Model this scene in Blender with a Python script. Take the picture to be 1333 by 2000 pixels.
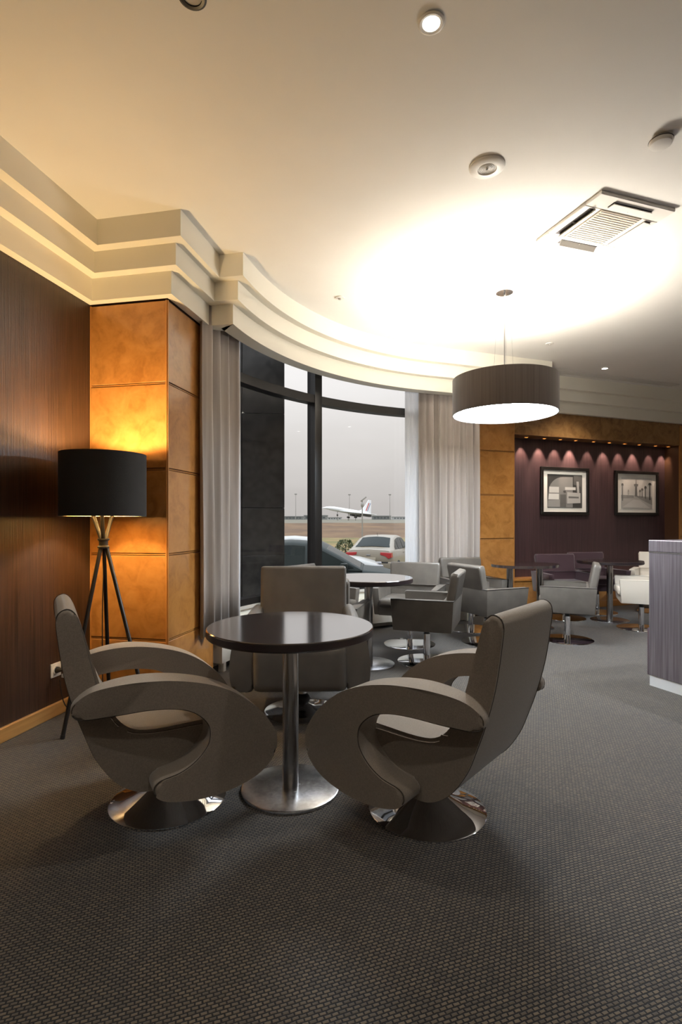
import bpy, bmesh, math, random
from mathutils import Vector, Matrix
for o in list(bpy.data.objects): bpy.data.objects.remove(o)
S = bpy.context.scene
COL = S.collection
R = math.radians
# ---------------------------------------------------------------- camera
cam_d = bpy.data.cameras.new('camera'); cam = bpy.data.objects.new('camera', cam_d); COL.objects.link(cam)
cam.location = (0, 0, 1.21); cam.rotation_euler = (R(90), 0, 0)
cam_d.sensor_fit = 'AUTO'; cam_d.sensor_width = 36.0; cam_d.lens = 36.0 * 1040 / 2000
cam_d.shift_y = 0.010; cam_d.clip_start = 0.05; cam_d.clip_end = 5000
S.camera = cam
# ---------------------------------------------------------------- overcast sky
wd = bpy.data.worlds.new('overcast_sky'); S.world = wd; wd.use_nodes = True
nt = wd.node_tree; nt.nodes.clear()
wo = nt.nodes.new('ShaderNodeOutputWorld'); bg = nt.nodes.new('ShaderNodeBackground')
tc = nt.nodes.new('ShaderNodeTexCoord'); sx = nt.nodes.new('ShaderNodeSeparateXYZ'); rp = nt.nodes.new('ShaderNodeValToRGB')
cn = nt.nodes.new('ShaderNodeTexNoise'); cn.inputs['Scale'].default_value = 3.5; cn.inputs['Detail'].default_value = 5
mp = nt.nodes.new('ShaderNodeMapping'); mp.inputs['Scale'].default_value = (1, 1, 3.5)
ad = nt.nodes.new('ShaderNodeMath'); ad.operation = 'MULTIPLY_ADD'; ad.inputs[1].default_value = 0.09; 
nt.links.new(tc.outputs['Generated'], sx.inputs[0]); nt.links.new(tc.outputs['Generated'], mp.inputs[0]); nt.links.new(mp.outputs[0], cn.inputs['Vector'])
nt.links.new(cn.outputs['Fac'], ad.inputs[0]); nt.links.new(sx.outputs['Z'], ad.inputs[2]); nt.links.new(ad.outputs[0], rp.inputs[0])
e = rp.color_ramp.elements
e[0].position = 0.0; e[0].color = (0.50, 0.475, 0.455, 1)
e[1].position = 1.0; e[1].color = (2.7, 3.0, 3.4, 1)
for p, c in ((0.07, (0.56, 0.53, 0.51, 1)), (0.19, (0.74, 0.71, 0.685, 1)), (0.32, (0.98, 0.96, 0.95, 1)), (0.5, (1.45, 1.5, 1.58, 1))):
    q = e.new(p); q.color = c
nt.links.new(rp.outputs[0], bg.inputs[0]); bg.inputs[1].default_value = 0.80; nt.links.new(bg.outputs[0], wo.inputs[0])
S.view_settings.view_transform = 'Standard'; S.view_settings.look = 'None'
S.view_settings.exposure = 0.35; S.view_settings.gamma = 1.0; S.view_settings.use_curve_mapping = False

# ================================================================ helpers
def hd(a): a = R(a); return Vector((math.sin(a), math.cos(a)))           # compass heading, 0 = away from the camera
def rt(a): a = R(a); return Vector((math.cos(a), -math.sin(a)))          # to the right of that heading
def rz(a): return R(90 - a)                                              # turns local +X to a heading
def tag(o, label=None, cat=None, group=None, kind=None):
    if label: o['label'] = label
    if cat: o['category'] = cat
    if group: o['group'] = group
    if kind: o['kind'] = kind
    return o
def empty(name, loc, rotz=0):
    o = bpy.data.objects.new(name, None); COL.objects.link(o); o.location = loc; o.rotation_euler = (0, 0, rotz)
    o.empty_display_size = .1; return o
def obj(name, bm, mat, parent=None, smooth=35):
    bmesh.ops.recalc_face_normals(bm, faces=bm.faces[:])
    me = bpy.data.meshes.new(name); bm.to_mesh(me); bm.free()
    if smooth:
        for p in me.polygons: p.use_smooth = True
        me.set_sharp_from_angle(angle=R(smooth))
    me.materials.append(mat)
    o = bpy.data.objects.new(name, me); COL.objects.link(o)
    if parent: o.parent = parent
    return o
def copy_tree(o, parent=None):
    c = o.copy(); COL.objects.link(c); c.parent = parent
    for ch in list(o.children): copy_tree(ch, c)
    return c
NB = bmesh.new
def bev(bm, edges, w, seg=2):
    if w > 0: bmesh.ops.bevel(bm, geom=list(edges), offset=w, segments=seg, affect='EDGES', profile=0.6, clamp_overlap=True)
def box(x0, x1, y0, y1, z0, z1, b=0, seg=2, bm=None):
    bm2 = bmesh.new()
    v = [bm2.verts.new(p) for p in ((x0,y0,z0),(x1,y0,z0),(x1,y1,z0),(x0,y1,z0),(x0,y0,z1),(x1,y0,z1),(x1,y1,z1),(x0,y1,z1))]
    for f in ((0,3,2,1),(4,5,6,7),(0,1,5,4),(1,2,6,5),(2,3,7,6),(3,0,4,7)): bm2.faces.new([v[i] for i in f])
    bev(bm2, bm2.edges, b, seg)
    return merge(bm, bm2)
def merge(bm, bm2):
    if bm is None: return bm2
    me = bpy.data.meshes.new('t'); bm2.to_mesh(me); bm2.free(); bm.from_mesh(me); bpy.data.meshes.remove(me); return bm
def xf(bm, M): bmesh.ops.transform(bm, matrix=M, verts=bm.verts[:]); return bm
def prism(pts, z0, z1, b=0, seg=2, axis='Z', bm=None):
    """outline extruded; axis Z: (x,y) outline; axis Y: (x,z) outline between y=z0..z1; axis X: (y,z) outline"""
    bm2 = bmesh.new()
    def P(u, v, w): return (u, v, w) if axis == 'Z' else ((u, w, v) if axis == 'Y' else (w, u, v))
    a = [bm2.verts.new(P(p[0], p[1], z0)) for p in pts]; c = [bm2.verts.new(P(p[0], p[1], z1)) for p in pts]
    n = len(pts); bm2.faces.new(a); bm2.faces.new(c[::-1])
    rim = []
    for i in range(n):
        j = (i + 1) % n; bm2.faces.new((a[i], c[i], c[j], a[j]))
    if b:
        sa, sc = set(a), set(c)
        rim = [ed for ed in bm2.edges if (ed.verts[0] in sa and ed.verts[1] in sa) or (ed.verts[0] in sc and ed.verts[1] in sc)]
        bev(bm2, rim, b, seg)
    return merge(bm, bm2)
def lathe(prof, seg=48, bm=None, loc=(0,0,0)):
    bm2 = bmesh.new(); rings = []
    for r, z in prof:
        if r < 1e-6: rings.append([bm2.verts.new((loc[0], loc[1], loc[2] + z))])
        else: rings.append([bm2.verts.new((loc[0] + r*math.cos(2*math.pi*k/seg), loc[1] + r*math.sin(2*math.pi*k/seg), loc[2] + z)) for k in range(seg)])
    for a, c in zip(rings, rings[1:]):
        for k in range(seg):
            l = (k + 1) % seg
            if len(a) == 1 and len(c) == 1: continue
            if len(a) == 1: bm2.faces.new((a[0], c[k], c[l]))
            elif len(c) == 1: bm2.faces.new((a[k], a[l], c[0]))
            else: bm2.faces.new((a[k], a[l], c[l], c[k]))
    for ring, end in ((rings[0], 1), (rings[-1], 1)):
        if len(ring) > 1 and prof[0] != prof[-1]: bm2.faces.new(ring)
    return merge(bm, bm2)
def tube(path, r, seg=8, bm=None, closed=False):
    bm2 = bmesh.new(); path = [Vector(p) for p in path]; n = len(path); rings = []
    up = Vector((0.123, 0.31, 0.94)).normalized()
    for i, p in enumerate(path):
        if closed: t = path[(i+1) % n] - path[i-1]
        else: t = path[min(i+1, n-1)] - path[max(i-1, 0)]
        t.normalize(); a = t.cross(up)
        if a.length < 1e-3: a = t.cross(Vector((1, 0, 0)))
        a.normalize(); c = t.cross(a)
        rr = r[i] if isinstance(r, (list, tuple)) else r
        rings.append([bm2.verts.new(p + a*rr*math.cos(2*math.pi*k/seg) + c*rr*math.sin(2*math.pi*k/seg)) for k in range(seg)])
    m = n if closed else n - 1
    for i in range(m):
        a, c = rings[i], rings[(i+1) % n]
        for k in range(seg): bm2.faces.new((a[k], a[(k+1) % seg], c[(k+1) % seg], c[k]))
    if not closed: bm2.faces.new(rings[0]); bm2.faces.new(rings[-1])
    return merge(bm, bm2)
def spline(pts, n=6, closed=True):
    out = []; m = len(pts)
    for i in range(m if closed else m - 1):
        if closed: p0, p1, p2, p3 = (Vector(pts[(i+k) % m]) for k in (-1, 0, 1, 2))
        else: p0, p1, p2, p3 = (Vector(pts[max(0, min(m-1, i+k))]) for k in (-1, 0, 1, 2))
        for k in range(n):
            t = k / n
            out.append(0.5*((2*p1) + (p2-p0)*t + (2*p0-5*p1+4*p2-p3)*t*t + (3*p1-p0-3*p2+p3)*t**3))
    if not closed: out.append(Vector(pts[-1]))
    return out
def sweep(path, prof, bm=None):
    """path: 2-D points, prof(i): closed list of (offset to the right of travel, z)"""
    bm2 = bmesh.new(); path = [Vector(p) for p in path]; n = len(path); secs = []
    for i, p in enumerate(path):
        ns = []
        if i > 0: d = (path[i]-path[i-1]).normalized(); ns.append(Vector((d.y, -d.x)))
        if i < n-1: d = (path[i+1]-path[i]).normalized(); ns.append(Vector((d.y, -d.x)))
        m = ns[0] if len(ns) == 1 else (ns[0]+ns[1]) / (1 + ns[0].dot(ns[1]))
        secs.append([bm2.verts.new((p.x+m.x*o, p.y+m.y*o, z)) for o, z in prof(i)])
    k = len(secs[0])
    for a, c in zip(secs, secs[1:]):
        for j in range(k): bm2.faces.new((a[j], a[(j+1) % k], c[(j+1) % k], c[j]))
    bm2.faces.new(secs[0]); bm2.faces.new(secs[-1][::-1])
    return merge(bm, bm2)
def strip(p0, p1, t0, t1, z0, z1, b=0):
    """box standing along the plan line p0-p1, from offset t0 to t1 to the right of the line"""
    p0, p1 = Vector(p0), Vector(p1); d = (p1-p0).normalized(); n = Vector((d.y, -d.x))
    return prism([p0+n*t0, p1+n*t0, p1+n*t1, p0+n*t1], z0, z1, b, 1)

# ================================================================ materials
MATS = {}
def mat(name, col, rough=.5, metal=0., spec=.5, emit=None, es=1., coat=0., sheen=0., trans=None):
    m = bpy.data.materials.new(name); m.use_nodes = True; b = m.node_tree.nodes['Principled BSDF']
    b.inputs['Base Color'].default_value = (*col, 1); b.inputs['Roughness'].default_value = rough
    b.inputs['Metallic'].default_value = metal; b.inputs['Specular IOR Level'].default_value = spec
    if emit: b.inputs['Emission Color'].default_value = (*emit, 1); b.inputs['Emission Strength'].default_value = es
    if coat: b.inputs['Coat Weight'].default_value = coat; b.inputs['Coat Roughness'].default_value = .12
    if sheen: b.inputs['Sheen Weight'].default_value = sheen
    MATS[name] = m; return m
def noise_col(m, c0, c1, scale=(5,5,5), nscale=1., detail=5, lo=.35, hi=.65, bump=0., coord='Object', dist=0., rough_var=None):
    nt = m.node_tree; b = nt.nodes['Principled BSDF']
    t = nt.nodes.new('ShaderNodeTexCoord'); mp = nt.nodes.new('ShaderNodeMapping'); mp.inputs['Scale'].default_value = scale
    n = nt.nodes.new('ShaderNodeTexNoise'); n.inputs['Scale'].default_value = nscale; n.inputs['Detail'].default_value = detail; n.inputs['Distortion'].default_value = dist
    r = nt.nodes.new('ShaderNodeValToRGB'); r.color_ramp.elements[0].position = lo; r.color_ramp.elements[1].position = hi
    r.color_ramp.elements[0].color = (*c0, 1); r.color_ramp.elements[1].color = (*c1, 1)
    nt.links.new(t.outputs[coord], mp.inputs[0]); nt.links.new(mp.outputs[0], n.inputs['Vector']); nt.links.new(n.outputs['Fac'], r.inputs[0])
    nt.links.new(r.outputs[0], b.inputs['Base Color'])
    if bump:
        bp = nt.nodes.new('ShaderNodeBump'); bp.inputs['Strength'].default_value = bump; bp.inputs['Distance'].default_value = .01
        nt.links.new(n.outputs['Fac'], bp.inputs['Height']); nt.links.new(bp.outputs[0], b.inputs['Normal'])
    if rough_var:
        mr = nt.nodes.new('ShaderNodeMapRange'); mr.inputs['To Min'].default_value = rough_var[0]; mr.inputs['To Max'].default_value = rough_var[1]
        nt.links.new(n.outputs['Fac'], mr.inputs[0]); nt.links.new(mr.outputs[0], b.inputs['Roughness'])
    return m
def weave(m, scale, strength=.3):
    nt = m.node_tree; b = nt.nodes['Principled BSDF']; t = nt.nodes.new('ShaderNodeTexCoord')
    ck = nt.nodes.new('ShaderNodeTexChecker'); ck.inputs['Scale'].default_value = scale
    bp = nt.nodes.new('ShaderNodeBump'); bp.inputs['Strength'].default_value = strength; bp.inputs['Distance'].default_value = .001
    nt.links.new(t.outputs['Object'], ck.inputs['Vector']); nt.links.new(ck.outputs['Fac'], bp.inputs['Height']); nt.links.new(bp.outputs[0], b.inputs['Normal'])
    return m
plaster = noise_col(mat('ceiling_plaster', (.80,.775,.73), .8), (.78,.755,.71), (.82,.795,.75), (1,1,1), 1.2, 4)
crown_m = mat('crown_paint', (.80,.76,.66), .6)
wallp = noise_col(mat('brown_wallpaper', (.05,.025,.015), .38, spec=.6), (.016,.008,.006), (.055,.029,.018), (160,160,2.2), 1., 3, .3, .7, .25)
purple_wall = noise_col(mat('purple_wallpaper', (.06,.03,.045), .45), (.040,.021,.023), (.074,.040,.043), (120,120,2.0), 1., 3, .3, .7, .2)
def burl_mat(name, c0, c1, c2):
    m = mat(name, c1, .3, coat=.5); nt = m.node_tree; b = nt.nodes['Principled BSDF']
    t = nt.nodes.new('ShaderNodeTexCoord'); n1 = nt.nodes.new('ShaderNodeTexNoise'); n1.inputs['Scale'].default_value = 7; n1.inputs['Detail'].default_value = 8; n1.inputs['Distortion'].default_value = 1.2
    n2 = nt.nodes.new('ShaderNodeTexNoise'); n2.inputs['Scale'].default_value = 45; n2.inputs['Detail'].default_value = 3
    mx = nt.nodes.new('ShaderNodeMath'); mx.operation = 'MULTIPLY_ADD'; mx.inputs[1].default_value = .25
    r = nt.nodes.new('ShaderNodeValToRGB'); el = r.color_ramp.elements
    el[0].position = .42; el[0].color = (*c0, 1); el[1].position = .82; el[1].color = (*c2, 1); q = el.new(.60); q.color = (*c1, 1)
    nt.links.new(t.outputs['Object'], n1.inputs['Vector']); nt.links.new(t.outputs['Object'], n2.inputs['Vector'])
    nt.links.new(n2.outputs['Fac'], mx.inputs[0]); nt.links.new(n1.outputs['Fac'], mx.inputs[2]); nt.links.new(mx.outputs[0], r.inputs[0]); nt.links.new(r.outputs[0], b.inputs['Base Color'])
    return m
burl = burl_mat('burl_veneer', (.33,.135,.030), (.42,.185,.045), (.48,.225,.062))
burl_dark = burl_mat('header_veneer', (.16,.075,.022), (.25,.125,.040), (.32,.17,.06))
trimwood = mat('wood_bead', (.46,.20,.05), .3, coat=.4)
groove = mat('groove_dark', (.07,.028,.010), .6)
basewood = noise_col(mat('baseboard_wood', (.40,.22,.07), .4, coat=.3), (.34,.18,.055), (.46,.26,.09), (3,3,40), 1., 4)
# carpet: offset dashes of tan on near-black, rows run with the picture wall
def carpet_mat():
    m = mat('carpet', (.05,.045,.04), .95, spec=.25, sheen=.25); nt = m.node_tree; b = nt.nodes['Principled BSDF']
    t = nt.nodes.new('ShaderNodeTexCoord'); mp = nt.nodes.new('ShaderNodeMapping'); mp.inputs['Rotation'].default_value = (0, 0, R(-20))
    wn = nt.nodes.new('ShaderNodeTexNoise'); wn.inputs['Scale'].default_value = 60; wn.inputs['Detail'].default_value = 2
    mxv = nt.nodes.new('ShaderNodeMixRGB'); mxv.blend_type = 'ADD'; mxv.inputs[0].default_value = .004
    br = nt.nodes.new('ShaderNodeTexBrick'); br.offset = .5; br.inputs['Scale'].default_value = 1.0
    br.inputs['Brick Width'].default_value = .0190; br.inputs['Row Height'].default_value = .0112; br.inputs['Mortar Size'].default_value = .0031; br.inputs['Mortar Smooth'].default_value = .5
    br.inputs['Color1'].default_value = (.128,.102,.072,1); br.inputs['Color2'].default_value = (.066,.055,.044,1); br.inputs['Mortar'].default_value = (.008,.0075,.009,1)
    n2 = nt.nodes.new('ShaderNodeTexNoise'); n2.inputs['Scale'].default_value = 1.3; n2.inputs['Detail'].default_value = 4
    r = nt.nodes.new('ShaderNodeValToRGB'); r.color_ramp.elements[0].color = (.75,.75,.78,1); r.color_ramp.elements[1].color = (1.1,1.08,1.05,1)
    mu = nt.nodes.new('ShaderNodeMixRGB'); mu.blend_type = 'MULTIPLY'; mu.inputs[0].default_value = 1
    n3 = nt.nodes.new('ShaderNodeTexNoise'); n3.inputs['Scale'].default_value = 400
    bp = nt.nodes.new('ShaderNodeBump'); bp.inputs['Strength'].default_value = .5; bp.inputs['Distance'].default_value = .003
    L = nt.links.new
    L(t.outputs['Object'], mp.inputs[0]); L(mp.outputs[0], mxv.inputs[1]); L(t.outputs['Object'], wn.inputs['Vector']); L(wn.outputs['Color'], mxv.inputs[2]); L(mxv.outputs[0], br.inputs['Vector'])
    L(t.outputs['Object'], n2.inputs['Vector']); L(n2.outputs['Fac'], r.inputs[0]); L(br.outputs['Color'], mu.inputs[1]); L(r.outputs[0], mu.inputs[2]); L(mu.outputs[0], b.inputs['Base Color'])
    L(t.outputs['Object'], n3.inputs['Vector']); L(br.outputs['Fac'], bp.inputs['Height']); bp.invert = True; L(bp.outputs[0], b.inputs['Normal'])
    return m
carpet = carpet_mat()
fabric = weave(noise_col(mat('taupe_fabric', (.17,.14,.115), .9, spec=.3, sheen=.3), (.185,.152,.122), (.225,.188,.152), (1,1,1), 220, 2), 350, .5)
fabric_seam = mat('fabric_seam', (.05,.04,.033), .9)
leather = noise_col(mat('grey_leather', (.11,.095,.08), .42), (.098,.085,.072), (.125,.108,.092), (1,1,1), 9, 3, bump=.02)
leather_br = noise_col(mat('brown_grey_leather', (.15,.138,.126), .36), (.136,.125,.114), (.168,.154,.14), (1,1,1), 7, 3, bump=.02)
leather_edge = mat('dark_piping', (.035,.03,.028), .4)
white_leather = mat('cream_leather', (.62,.56,.48), .45)
purple_fab = mat('plum_fabric', (.042,.014,.022), .7, sheen=.3)
violet_fab = mat('violet_fabric', (.045,.014,.07), .7, sheen=.3)
chrome = mat('polished_chrome', (.78,.78,.80), .05, 1.)
brushed = noise_col(mat('brushed_steel', (.55,.55,.57), .28, 1.), (.48,.48,.50), (.62,.62,.64), (14,14,14), 3, 4, dist=1., rough_var=(.20,.30))
steel_col = mat('satin_steel', (.40,.39,.385), .24, 1.)
black_metal = mat('black_metal', (.014,.012,.011), .45, spec=.5)
black_plastic = mat('black_plastic', (.012,.012,.012), .4)
wenge = noise_col(mat('wenge_top', (.035,.024,.022), .11, spec=.8, coat=1.), (.028,.019,.017), (.045,.031,.028), (3,60,3), 1., 3)
wenge_edge = mat('wenge_edge', (.020,.012,.013), .4)
shade_blk = weave(mat('black_lampshade', (.022,.020,.020), .85), 300, .4)
shade_in = mat('lampshade_lining', (.75,.62,.38), .6)
bulb_m = mat('warm_bulb', (1,.8,.5), .5, emit=(1,.72,.36), es=18)
pend_m = noise_col(mat('pendant_fabric', (.085,.062,.050), .5, sheen=.2), (.072,.052,.042), (.105,.078,.064), (60,60,1), 1., 3)
diff_m = mat('pendant_diffuser', (.9,.88,.84), .5, emit=(.82,.92,1), es=52)
uplight_m = mat('pendant_uplight', (.9,.88,.84), .5, emit=(1,.92,.80), es=52)
led_m = mat('led_lens', (1,1,1), .3, emit=(1,.95,.86), es=26)
led_warm = mat('led_lens_warm', (1,.9,.7), .3, emit=(1,.78,.5), es=12)
white_pl = mat('white_plastic', (.72,.69,.64), .45)
grille_m = noise_col(mat('filter_grille', (.60,.53,.42), .6), (.52,.46,.37), (.66,.59,.48), (1,90,1), 1., 2)
grey_pl = mat('grey_plastic', (.36,.34,.31), .5)
dark_slot = mat('dark_slot', (.02,.012,.010), .6)
frame_m = mat('bronze_window_frame', (.010,.008,.007), .4)
curtain_m = noise_col(mat('taupe_curtain', (.36,.315,.285), .6, sheen=.3), (.29,.25,.225), (.44,.39,.355), (14,14,.3), 1., 3)
white_box = mat('white_enamel', (.52,.49,.44), .5)
granite = noise_col(mat('black_granite', (.02,.019,.017), .3), (.014,.013,.012), (.034,.031,.028), (1,1,1), 14, 6)
desk_m = noise_col(mat('plum_metallic_laminate', (.3,.26,.29), .3, .7), (.22,.185,.21), (.37,.33,.36), (70,70,2.0), 1., 4, .3, .7, .05)
kick_m = mat('white_kickplate', (.70,.70,.70), .5)
frame_blk = mat('black_frame', (.010,.008,.007), .4)
matb = mat('picture_mat', (.82,.80,.74), .8)
cream_wall = mat('cream_wall', (.55,.48,.38), .8)
def sheer_mat():
    m = bpy.data.materials.new('sheer_voile'); m.use_nodes = True; nt = m.node_tree; nt.nodes.clear()
    o = nt.nodes.new('ShaderNodeOutputMaterial'); a = nt.nodes.new('ShaderNodeBsdfTransparent'); d = nt.nodes.new('ShaderNodeBsdfDiffuse'); t = nt.nodes.new('ShaderNodeBsdfTranslucent')
    for q in (d, t): q.inputs[0].default_value = (.85,.85,.86,1)
    x = nt.nodes.new('ShaderNodeMixShader'); y = nt.nodes.new('ShaderNodeMixShader'); x.inputs[0].default_value = .55; y.inputs[0].default_value = .75
    L = nt.links.new; L(d.outputs[0], x.inputs[1]); L(t.outputs[0], x.inputs[2]); L(a.outputs[0], y.inputs[1]); L(x.outputs[0], y.inputs[2]); L(y.outputs[0], o.inputs[0]); return m
sheer = sheer_mat()
def glass_mat(name='window_glass', tint=(.99,.99,.99), refl=1.0):
    m = bpy.data.materials.new(name); m.use_nodes = True; nt = m.node_tree; nt.nodes.clear()
    o = nt.nodes.new('ShaderNodeOutputMaterial'); a = nt.nodes.new('ShaderNodeBsdfTransparent'); g = nt.nodes.new('ShaderNodeBsdfGlossy')
    a.inputs[0].default_value = (*tint, 1); g.inputs['Roughness'].default_value = .02
    lw = nt.nodes.new('ShaderNodeLayerWeight'); lw.inputs[0].default_value = .5; fr = nt.nodes.new('ShaderNodeMath'); fr.operation = 'POWER'; fr.inputs[1].default_value = 5; mu = nt.nodes.new('ShaderNodeMath'); mu.operation = 'MULTIPLY_ADD'; mu.inputs[1].default_value = .9*refl; mu.inputs[2].default_value = .035*refl; nt.links.new(lw.outputs['Facing'], fr.inputs[0])
    x = nt.nodes.new('ShaderNodeMixShader'); L = nt.links.new
    L(fr.outputs[0], mu.inputs[0]); L(mu.outputs[0], x.inputs[0]); L(a.outputs[0], x.inputs[1]); L(g.outputs[0], x.inputs[2]); L(x.outputs[0], o.inputs[0]); return m
glass = glass_mat(refl=.6)

# ================================================================ plan of the room
CZ = 3.155                                      # ceiling height
A1, A2 = 11.2, 70.0                             # headings of the left wall and of the picture wall
u1, u2 = hd(A1), rt(A1)
WL = Vector((-1.87, 2.92))                      # a point of the left wall
PB = WL + u1*.749                               # inner corner wall / pillar
PC = PB + u2*.581                               # outer corner of the pillar
PD = PC + u1*.70
PA = WL - u1*5.2
BC = Vector((1.916, 3.39))                      # centre of the bay's arc
def arc(rad, th): th = R(th); return BC + rad*Vector((-math.cos(th), math.sin(th)))
def bay(rad, th):                               # arc up to 74 degrees, straight on from there (1 degree = 5 cm)
    return arc(rad, th) if th <= 74 else arc(rad, 74) + hd(74)*(th-74)*.05
h2, n2 = hd(A2), rt(A2)                         # along the picture wall / out of it into the room
PW = Vector((2.303, 7.056))                     # right edge of the far pillar
def pw(s, out=0): return PW + h2*s + n2*out
RW0 = pw(4.2); RW1 = RW0 + hd(160)*11.4
outline = [PA - u2*.1, PB - u2*.1, PB + u1*.7 - u2*.1, PD] + [bay(3.28, t) for t in range(16, 75, 2)] + [bay(3.28, 88), pw(-.5, -.3), pw(4.2, -.3), RW1 + h2*.1, Vector((RW1.x, PA.y - .1))]
tag(obj('floor', prism(outline, -.12, 0), carpet, smooth=0), kind='structure')
tag(obj('ceiling', prism(outline, CZ, CZ+.1), plaster, smooth=0), kind='structure')
tag(obj('wall_left', strip(PA, PB + u1*.02, -.12, 0, 0, CZ), wallp, smooth=0), kind='structure')
bl = tag(obj('baseboard_left', strip(PA, PB, -.005, .018, 0, .082, .004), basewood, smooth=0), kind='structure')
tag(obj('wall_right', strip(RW0, RW1, -.12, 0, 0, CZ), cream_wall, smooth=0), kind='structure')
tag(obj('wall_rear', strip(Vector((RW1.x+.2, PA.y)), Vector((PA.x-.2, PA.y)), -.12, 0, 0, CZ), cream_wall, smooth=0), kind='structure')
# picture wall: recessed plum niche between burl piers, a burl header over it and a low burl plinth
tag(obj('wall_back', strip(pw(-.05, -.25), pw(4.2, -.25), -.12, 0, 0, CZ), purple_wall, smooth=0), kind='structure')
def grooved_panels(parent, p0, p1, zs, thick=.014, gap=.016):
    """veneer panels on a face p0->p1 (the room lies to the right), beads in the joints"""
    p0, p1 = Vector(p0), Vector(p1); d = (p1-p0).normalized()
    for a, c in zip(zs, zs[1:]):
        obj('panel', strip(p0 + d*.012, p1 - d*.012, 0, thick, a + gap/2, c - gap/2, .003), burl, parent, 0)
    for z in zs[1:-1]:
        obj('bead', strip(p0 + d*.012, p1 - d*.012, 0, thick*.7, z - .0035, z + .0035, .001), trimwood, parent, 0)
    for p in (p0, p1 - d*.012):
        obj('edge_trim', strip(p + d*.001, p + d*.011, 0, thick+.002, zs[0]+.004, zs[-1]-.004, .002), trimwood, parent, 0)
ZS = [.012, .42, .993, 1.565, 2.14, 2.695]
lp = tag(obj('wall_pillar', prism([PB + u2*.0, PC - u2*.014 + u1*.014, PD - u2*.014, PB + u1*.7], 0, CZ), groove, smooth=0), 'burl veneer pillar behind the tripod floor lamp', None, None, 'structure')
PBi, PCi, PDi = PB + u1*.014, PC, PD
grooved_panels(lp, PB + u1*.014, PC + u1*.014 - u2*.004, ZS)
grooved_panels(lp, PC + u1*.004 - u2*.014, PD - u2*.014, ZS)
# the pillar core above starts a panel's thickness behind the faces
for v in lp.data.vertices:
    if v.co.y < 3.7 and (Vector((v.co.x, v.co.y)) - PB).length < .01: v.co.x += u1.x*.014; v.co.y += u1.y*.014
rp_ = tag(obj('wall_pillar', prism([pw(-.62, -.014), pw(-.004, -.014), pw(-.004, -.6), pw(-.62, -.6)], 0, CZ), groove, smooth=0), 'burl veneer pillar between the window curtain and the plum wall', None, None, 'structure')
grooved_panels(rp_, pw(-.62, -.014), pw(-.002, -.014), ZS)
jp = tag(obj('wall_pillar', prism([pw(3.03, -.014), pw(4.2, -.014), pw(4.2, -.25), pw(3.03, -.25)], 0, CZ), groove, smooth=0), 'burl veneer pier at the end of the plum wall', None, None, 'structure')
grooved_panels(jp, pw(3.03, -.014), pw(3.61, -.014), ZS); grooved_panels(jp, pw(3.62, -.014), pw(4.2, -.014), ZS)
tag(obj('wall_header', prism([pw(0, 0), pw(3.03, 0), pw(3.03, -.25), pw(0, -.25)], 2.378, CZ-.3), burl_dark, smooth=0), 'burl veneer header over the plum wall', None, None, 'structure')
pl = tag(obj('wall_plinth', prism([pw(0, -.05), pw(3.03, -.05), pw(3.03, -.25), pw(0, -.25)], 0, .42), burl, smooth=0), 'low burl plinth under the plum wall', None, None, 'structure')
obj('ledge', prism([pw(0, -.03), pw(3.03, -.03), pw(3.03, -.25), pw(0, -.25)], .42, .45, .004), trimwood, pl, 0)
obj('skirting', prism([pw(0, -.035), pw(3.03, -.035), pw(3.03, -.05), pw(0, -.05)], 0, .09, .004), trimwood, pl, 0)
# stepped crown: one run along wall, pillar, bay and picture wall
P0 = arc(2.795, 12.6)
wl_f = WL + u2*.06; pf = PB - u1*.06
K = [wl_f - u1*5.2, PB + u2*.06 - u1*.06, PC + u2*.06 - u1*.06]
tt = (P0 - (PC + u2*.06)).dot(u1); K.append(PC + u2*.06 + u1*tt)
na = len(K); K += [arc(2.795, 12.6 + (72-12.6)*i/44) for i in range(45)]
KE = Vector((2.38, 6.53)); K.append(KE); nb = len(K)
dist = (pw(0, .06) - KE).dot(-n2); K.append(KE - n2*dist); K.append(pw(4.15, .06))
def crown_prof(i):
    bk = -.13 if na <= i < nb else -.058
    return [(bk, 2.70), (0, 2.70), (0, 2.85), (.07, 2.85), (.07, 2.99), (.14, 2.99), (.14, CZ), (bk, CZ)]
tag(obj('trim_1', sweep(K, crown_prof), crown_m, smooth=20), 'three-stepped cream crown moulding round the room and the bay', None, None, 'structure')
# bay: low wall, sill, unseen wall piece added beside the far pillar against a light leak
thw = list(range(14, 75, 2)) + [84.5]
low = [bay(3.17, t) for t in thw]
tag(obj('wall_bay', sweep(low, lambda i: [(-.14, 0), (0, 0), (0, .42), (-.14, .42)]), crown_m), kind='structure')
tag(obj('trim_2', sweep(low, lambda i: [(-.16, .42), (.03, .42), (.03, .45), (-.16, .45)]), white_box), 'white window sill of the bay', None, None, 'structure')
tag(obj('wall_leak_stop', prism([bay(3.10, 84), bay(3.30, 84), pw(-.60, -.3), pw(-.60, -.02)], 0, CZ), crown_m, smooth=0), kind='structure')
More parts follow.
